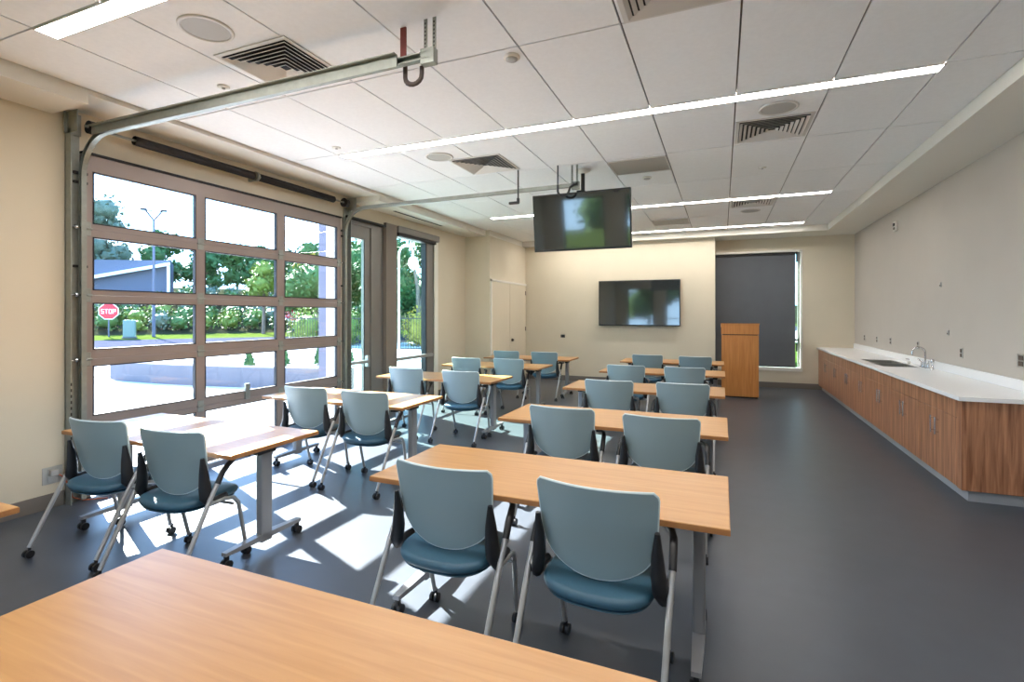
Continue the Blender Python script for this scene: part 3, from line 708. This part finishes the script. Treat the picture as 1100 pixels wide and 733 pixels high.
# ------------------------------------------------------------------ outdoors
NV = Vector((-.80, .60, 0)); TV = Vector((.60, .80, 0))
def og(a, b_): return NV*a+TV*b_
def zprof(a):
    K = [(0, -.05), (15, -.05), (26, .10), (32, .30), (35, .45), (49, 3.0), (90, 5.5)]
    for (a0, z0), (a1, z1) in zip(K, K[1:]):
        if a <= a1: return z0+(z1-z0)*(a-a0)/(a1-a0)
    return K[-1][1]
def gstrip(a0, a1, name, m, label, cat, b0=-60, b1=90):
    mb = MB(); n = max(1, int((a1-a0)/3)); vs = []
    A = [a0+(a1-a0)*i/n for i in range(n+1)]
    for a in A:
        for bb in (b0, b1): p = og(a, bb); vs.append((p.x, p.y, zprof(a)))
        for bb in (b1, b0): p = og(a, bb); vs.append((p.x, p.y, zprof(a)-.5))
    fs = [(0, 1, 2, 3), tuple((n*4+k) for k in (3, 2, 1, 0))]
    for i in range(n):
        for k in range(4): fs.append((i*4+k, i*4+(k+1) % 4, i*4+4+(k+1) % 4, i*4+4+k))
    mb.add(vs, fs); o = mb.build(name, m); o['kind'] = 'structure'; o['label'] = label; return o
b = MB().prism([(XL-T, -12), (XL-T, 40), (XL-T-40, 70), (-60, -12)], -.16, -.06, 'XY')
o = b.build('patio', 'conc'); o['kind'] = 'structure'; o['label'] = 'sunlit pale concrete patio outside the overhead door'
b = MB().prism([(XL-T, YR-T-.01), (XR+30, YR-T-.01), (XR+30, -30), (XL-30, -30)], -.16, -.06, 'XY')
o = b.build('rear_lawn', 'grass'); o['kind'] = 'structure'; o['label'] = 'lawn beyond the windows behind the camera'
b = MB().prism([(XL-T, YW+T+.01), (XR+20, YW+T+.01), (XR+20, 40), (XL-T, 40)], -.16, -.06, 'XY')
o = b.build('back_lawn', 'grass'); o['kind'] = 'structure'; o['label'] = 'lawn beyond the back window'
gstrip(17, 26, 'sidewalk', 'conc', 'pale sidewalk beyond the planter wall', 'sidewalk')
gstrip(26, 32, 'road', 'asph', 'grey road beyond the sidewalk', 'road')
gstrip(32, 35, 'grass_verge', 'grass', 'bright green grass verge along the road', 'grass')
gstrip(35, 90, 'planted_bank', 'soil', 'planted bank rising beyond the road', 'bank')
# curved planter wall
path = []
for i in range(25):
    u = i/24; x = -7.6-8.6*u; y = 9.0-.9*math.sin(u*PI*.75)+(1.4*(u-.72)**2*14 if u > .72 else 0)
    path.append(Vector((x, y, 0)))
m = MB(); vs = []
for i, p in enumerate(path):
    t_ = (path[min(i+1, 24)]-path[max(i-1, 0)]).normalized(); nn = Vector((-t_.y, t_.x, 0))*.18
    for q, z in ((p+nn, -.06), (p-nn, -.06), (p-nn, .40), (p+nn, .40)): vs.append((q.x, q.y, z))
fs = [(0, 1, 2, 3), (99, 98, 97, 96)]
for i in range(24):
    for k in range(4): fs.append((i*4+k, i*4+(k+1) % 4, i*4+4+(k+1) % 4, i*4+4+k))
m.add(vs, fs); o = m.build('planter_wall', 'concw'); tag(o, 'low curved concrete planter wall on the patio', 'planter wall')
# exterior column beside the overhead door
o = thing('porch_column', (-6.5, 7.14, -.06), 'lilac grey exterior column seen through the right glass panes', 'column')
MB().rbox(-.12, .12, -.14, .14, .12, 4.2, .01, 1).build('shaft', 'extcol', o); MB().rbox(-.16, .16, -.18, .18, 0, .12, .01, 1).build('base', 'concw', o)

def leaves(mb, c, r, n, s, zs=1.0):
    c = Vector(c)
    for _ in range(n):
        while True:
            d = Vector((random.uniform(-1, 1), random.uniform(-1, 1), random.uniform(-1, 1)))
            if .35 < d.length < 1: break
        p = c+Vector((d.x*r, d.y*r, d.z*r*zs)); q = s*random.uniform(.6, 1.3)
        a = Vector((random.uniform(-1, 1), random.uniform(-1, 1), random.uniform(-1, 1))).normalized()
        b_ = a.orthogonal().normalized()*q*.55; a = a*q
        mb.add([p-a, p-b_, p+a, p+b_], [(0, 1, 2, 3)], 0)
def blob(mb, c, r, zs=1, seg=8):
    c = Vector(c); vs = []; fs = []; off = random.random()*6
    for j in range(1, seg):
        ph = PI*j/seg
        for k in range(seg*2):
            th = PI*k/seg; rr = r*(1+.13*math.sin(3*th+off)+.10*math.sin(5*ph+2*th+off))
            vs.append(c+Vector((rr*math.sin(ph)*math.cos(th), rr*math.sin(ph)*math.sin(th), rr*zs*math.cos(ph))))
    n = seg*2
    for j in range(seg-2):
        for k in range(n): fs.append((j*n+k, j*n+(k+1) % n, (j+1)*n+(k+1) % n, (j+1)*n+k))
    fs += [tuple(range(n)), tuple(range((seg-2)*n, (seg-1)*n))[::-1]]
    mb.add(vs, fs, 0, True)
def tree(x, y, z, h, r, m, label, n=900, s=.16, trunk=.12, low=.35, cat='tree', name='tree', group='trees beyond the road'):
    t = thing(name, (x, y, z), label, cat, group)
    mb = MB(); ncl = 7
    for k in range(ncl):
        a = 2*PI*k/ncl+random.random(); rr = r*random.uniform(.35, .62); d = r*random.uniform(.25, .55)
        cz = h*(low+(1-low)*random.uniform(.25, .82))
        c = (d*math.cos(a), d*math.sin(a), min(cz, h-rr*.8)); blob(mb, c, rr*.70, .9, 6); leaves(mb, c, rr, n//ncl, s, .9)
    c = (0, 0, h-r*.55); blob(mb, c, r*.4, .9, 6); leaves(mb, c, r*.6, n//6, s, .95)
    mb.build('crown', m, t)
    tm = MB().tube([(0, 0, -.3), (.05, 0, h*.3), (-.04, .05, h*.75)], [trunk, trunk*.8, trunk*.35], 8)
    for k in range(3):
        a = 2*PI*k/3+.4; tm.tube([(.03, 0, h*.32), (r*.3*math.cos(a), r*.3*math.sin(a), h*.55)], [trunk*.5, trunk*.2], 6)
    tm.build('trunk', 'bark', t); return t
def shrub(x, y, z, r, m, label, n=160, s=.10, group='shrubs on the planted bank', zs=.8):
    t = thing('shrub', (x, y, z), label, 'shrub', group)
    mb = MB(); blob(mb, (0, 0, r*zs*.75), r*.62, zs, 6); leaves(mb, (0, 0, r*zs*.8), r, n, s, zs); mb.build('foliage', m, t)
    MB().tube([(0, 0, -.1), (0, 0, r*.5)], r*.07, 6).build('stem', 'bark', t)
# shrubs over the bank (seen through the overhead door)
hue = {'leafd': 'dark green', 'leafm': 'mid green', 'leafl': 'light green', 'leafy': 'yellow green', 'leafg': 'grey green'}
for i in range(112):
    a = 36.2+12.6*(i % 8)/7+random.uniform(-.3, .3); bb = a*(-.175+.034*(i//8))+random.uniform(-.25, .25)
    p = og(a, bb); k = random.choice(['leafm', 'leafl', 'leafg', 'leafm', 'leafd', 'leafy' if i % 4 == 0 else 'leafg'])
    if bb < -2.4 and a > 46.5: continue
    shrub(p.x, p.y, zprof(a), random.uniform(.55, .85), k, '%s shrub on the sunny bank beyond the road' % hue[k], n=130, s=.11)
# trees behind the bank
TR = [(66, -9.5, 10.0, 2.9, 'leafg'), (64, -4.2, 6.6, 2.4, 'leafd'), (53, -.6, 5.0, 1.9, 'leafd'), (58, 2.2, 5.4, 2.2, 'leafm'), (52.5, 3.6, 4.8, 1.9, 'leafd'),
      (57.5, 7.0, 5.0, 2.2, 'leafg'), (52.5, 8.2, 5.6, 2.0, 'leafm'), (58, 11.8, 5.2, 2.2, 'leafd'), (52.5, 12.8, 6, 2.1, 'leafm'), (58, 16.8, 6, 2.3, 'leafd'), (53, 17.8, 6, 2.2, 'leafd'), (62, -13.8, 9, 2.4, 'leafm')]
tl = ['tall grey green tree behind the pale building in the left panes', 'dark tree peeking over the right end of the pale building', 'dark tree just right of the pale building', 'mid green tree behind the middle glass column', 'dark tree left of centre in the middle glass column', 'grey green tree set back at the right glass column', 'mid green tree at the right side of the middle glass column', 'dark tree set back, left of the porch column', 'mid green tree just left of the porch column', 'dark tree set back behind the porch column', 'dark tree beside the porch column at the exit door side', 'mid green tree at the far left edge of the panes']
for (a, bb, h, r, k), l_ in zip(TR, tl):
    p = og(a, bb); tree(p.x, p.y, zprof(a)-.1, h, r, k, l_, n=1100, s=.24, low=.02)
p = og(33.5, 5.6); tree(p.x, p.y, zprof(33.5), 5.2, 1.5, 'leafy', 'small yellow leaved tree on the verge', n=700, s=.13, group='small verge trees')
p = og(34.2, 2.7); tree(p.x, p.y, zprof(34.2), 4.4, 1.2, 'leafl', 'small light green tree on the bank', n=700, s=.14, group='small verge trees')
# close lush planting seen through exit door and tall window
for i, (x, y, h, r, k, l_) in enumerate([(-17.0, 22.5, 5.4, 2.0, 'leafd', 'dense dark tree seen through the glass exit door'), (-21.5, 22.5, 5.0, 2.2, 'leafm', 'mid green tree at the left of the exit door glass'), (-16.8, 27.6, 7.8, 2.7, 'leafd', 'tall dark tree filling the tall window'), (-11.6, 27.5, 8.2, 2.6, 'leafm', 'tall mid green tree on the right of the tall window'), (-22.5, 28.5, 7.5, 2.9, 'leafm', 'tree behind the dense trees between door and tall window')]):
    tree(x, y, -.1, h, r, k, l_, n=3400, s=.13, low=.08, trunk=.18, group='dense trees beyond the exit door')
for i, (x, y, r, k) in enumerate([(-18.9, 19.3, .9, 'leafl'), (-17.0, 19.8, .9, 'leafl'), (-15.2, 20.4, .9, 'leafm'), (-13.4, 21.0, .9, 'leafy'), (-11.5, 21.6, .9, 'leafd'), (-14.0, 23.4, 1.0, 'leafd'), (-11.6, 24.0, 1.0, 'leafm')]):
    shrub(x, y, -.06, r*1.1, k, '%s hedge shrub behind the iron fence' % hue[k], n=1000, s=.07, group='hedge shrubs behind the iron fence', zs=1.2)
tb = thing('bare_tree', (-14.2, 21.9, -.06), 'forked pale trunk standing in the tall window view', 'tree')
MB().tube([(0, 0, 0), (.02, 0, 1.6), (-.1, .1, 3.0), (-.5, .2, 4.6)], [.16, .13, .10, .05], 8).tube([(.02, 0, 1.6), (.35, .1, 3.2), (.5, .2, 5.0)], [.11, .08, .04], 8).build('trunk', 'bark', tb)
fe = thing('iron_fence', (-15.2, 18.3, -.06), 'dark iron railing fence in front of the hedge', 'fence', rz=math.atan2(2.0, 6.6))
m = MB(); m.box(-3.6, 3.6, -.015, .015, .12, .16).box(-3.6, 3.6, -.015, .015, 1.45, 1.49); m.build('rail', 'iron', fe)
for k in range(60): MB().box(-3.54+k*.12-.008, -3.54+k*.12+.008, -.008, .008, .0, 1.6).build('baluster', 'iron', fe)
lp = thing('street_lamp', (-9.9, 14.1, -.06), 'white globe street lamp on a curved arm in the tall window view', 'street lamp')
MB().tube([(0, 0, 0), (0, 0, 3.6)]+[(.0+.28*(1-math.cos(a)), 0, 3.6+.35*math.sin(a)) for a in [PI*k/8 for k in range(1, 8)]]+[(.56, 0, 3.55)], .035, 8).build('pole', 'globe', lp)
MB().lathe([(.02, .0), (.10, -.04), (.17, -.16), (.17, -.28), (.10, -.40), (.001, -.44)], (.56, 0, 3.55), 16).build('globe', 'globe', lp)
bo = MB().rbox(-12.06, -11.94, 13.94, 14.06, -.06, 1.3, .01, 1).build('bollard', 'globe'); tag(bo, 'pale post seen through the glass exit door', 'bollard')
# double arm lamp post
p = og(33.5, -2.7)
lp = thing('street_lamp', (p.x, p.y, zprof(33.5)), 'double arm street lamp seen through the upper left glass pane', 'street lamp', rz=math.atan2(.8, .6))
MB().tube([(0, 0, 0), (0, 0, 6.35)], [.085, .05], 8).build('pole', 'shed', lp)
for s_ in (-1, 1):
    ar = MB().tube([(0, 0, 6.3), (s_*.38, 0, 6.85)], .04, 6).tube([(0, 0, 6.80), (s_*.5, 0, 6.85)], .03, 6).build('arm', 'iron', lp)
    MB().rbox(s_*.45-.14, s_*.45+.14, -.10, .10, 6.82, 6.92, .02, 1).build('lamp_head', 'iron', ar)
def stop_sign(a, bb, label, zc=None):
    p = og(a, bb); z = zprof(a)
    t = thing('stop_sign', (p.x, p.y, z), label, 'stop sign', 'red stop signs', rz=math.atan2(.8, .6))
    MB().tube([(0, .03, 0), (0, .03, 1.7)], .035, 6).build('post', 'shed', t)
    oc = [(.46*math.cos(PI/8+k*PI/4), 1.35+.46*math.sin(PI/8+k*PI/4)) for k in range(8)]
    MB().prism(oc, -.02, .0).build('plate_back', 'signw', t)
    oc = [(.42*math.cos(PI/8+k*PI/4), 1.35+.42*math.sin(PI/8+k*PI/4)) for k in range(8)]
    MB().prism(oc, -.028, -.02).build('face', 'signred', t)
    L = MB(); st = .03; W_, H_ = .13, .24
    def seg(x, x0, x1, z0, z1): L.box(x+x0, x+x1, -.034, -.028, 1.35+z0, 1.35+z1)
    for ch, x in zip('STOP', (-.32, -.155, .01, .175)):
        if ch == 'S':
            for z0 in (-.12, -.015, .09): seg(x, 0, W_, z0, z0+st)
            seg(x, 0, st, 0, .12); seg(x, W_-st, W_, -.12, 0)
        if ch == 'T': seg(x, 0, W_, .09, .12); seg(x, W_/2-st/2, W_/2+st/2, -.12, .09)
        if ch == 'O': seg(x, 0, st, -.12, .12); seg(x, W_-st, W_, -.12, .12); seg(x, st, W_-st, .09, .12); seg(x, st, W_-st, -.12, -.09)
        if ch == 'P': seg(x, 0, st, -.12, .12); seg(x, st, W_, .09, .12); seg(x, st, W_, -.015, .015); seg(x, W_-st, W_, .015, .09)
    L.build('lettering', 'signw', t)
stop_sign(34, -4.7, 'red stop sign seen through the left column of garage door panes')
stop_sign(31, 3.95, 'red stop sign seen through the right column of garage door panes')
p = og(33, -3.7); o = thing('utility_box', (p.x, p.y, zprof(33)), 'pale green utility box near the left stop sign', 'utility box', rz=.9)
MB().rbox(-.26, .26, -.2, .2, .05, .95, .03, 1).build('cabinet', 'box', o); MB().box(-.3, .3, -.24, .24, 0, .05).build('pad', 'concw', o)
# pale building with a sloped roof edge behind the left panes
p = og(50.5, -6.2); o = thing('building', (p.x, p.y, 2.9), 'pale grey building with a white sloping beam behind the left glass panes', 'building', rz=math.atan2(.8, .6))
MB().prism([(-4.2, 0), (3.2, 0), (3.2, 3.2), (-4.2, 2.9)], .6, 5).build('wall', 'shed', o)
MB().prism([(-4.2, .85), (3.2, 2.75), (3.2, 3.0), (-4.2, 1.1)], .0, .6).build('sloping_beam', 'signw', o)
MB().box(3.0, 3.2, .1, .3, 0, 2.7).box(-4.1, -3.9, .1, .3, 0, .9).build('canopy_post', 'signw', o)
# small conifers behind the planter wall
for x, y, l_ in ((-13.3, 11.2, 'leftmost small conifer behind the planter wall'), (-12.6, 11.9, 'second small conifer behind the planter wall'), (-11.9, 12.6, 'third small conifer behind the planter wall'), (-11.1, 13.1, 'rightmost small conifer behind the planter wall')):
    t = thing('small_conifer', (x, y, -.06), l_, 'conifer', 'small conifers behind the planter wall')
    mb = MB(); mb.tube([(0, 0, .10), (0, 0, .62)], [.15, .02], 8)
    for k in range(6): leaves(mb, (0, 0, .13+k*.08), .19*(1-k/7), 70, .04, .6)
    mb.build('foliage', 'leafd', t); MB().tube([(0, 0, 0), (0, 0, .15)], .03, 6).build('stem', 'bark', t)
# trees outside the back window and behind the camera
for x, y, l_ in ((.5, 19, 'tree outside the shaded back window'), (-4.5, -11, 'left tree outside the rear windows'), (-1.0, -12, 'right tree outside the rear windows')):
    tree(x, y, -.1, 5.0, 2.2, 'leafm', l_, n=500, s=.2, low=.2, group='trees on the lawns')
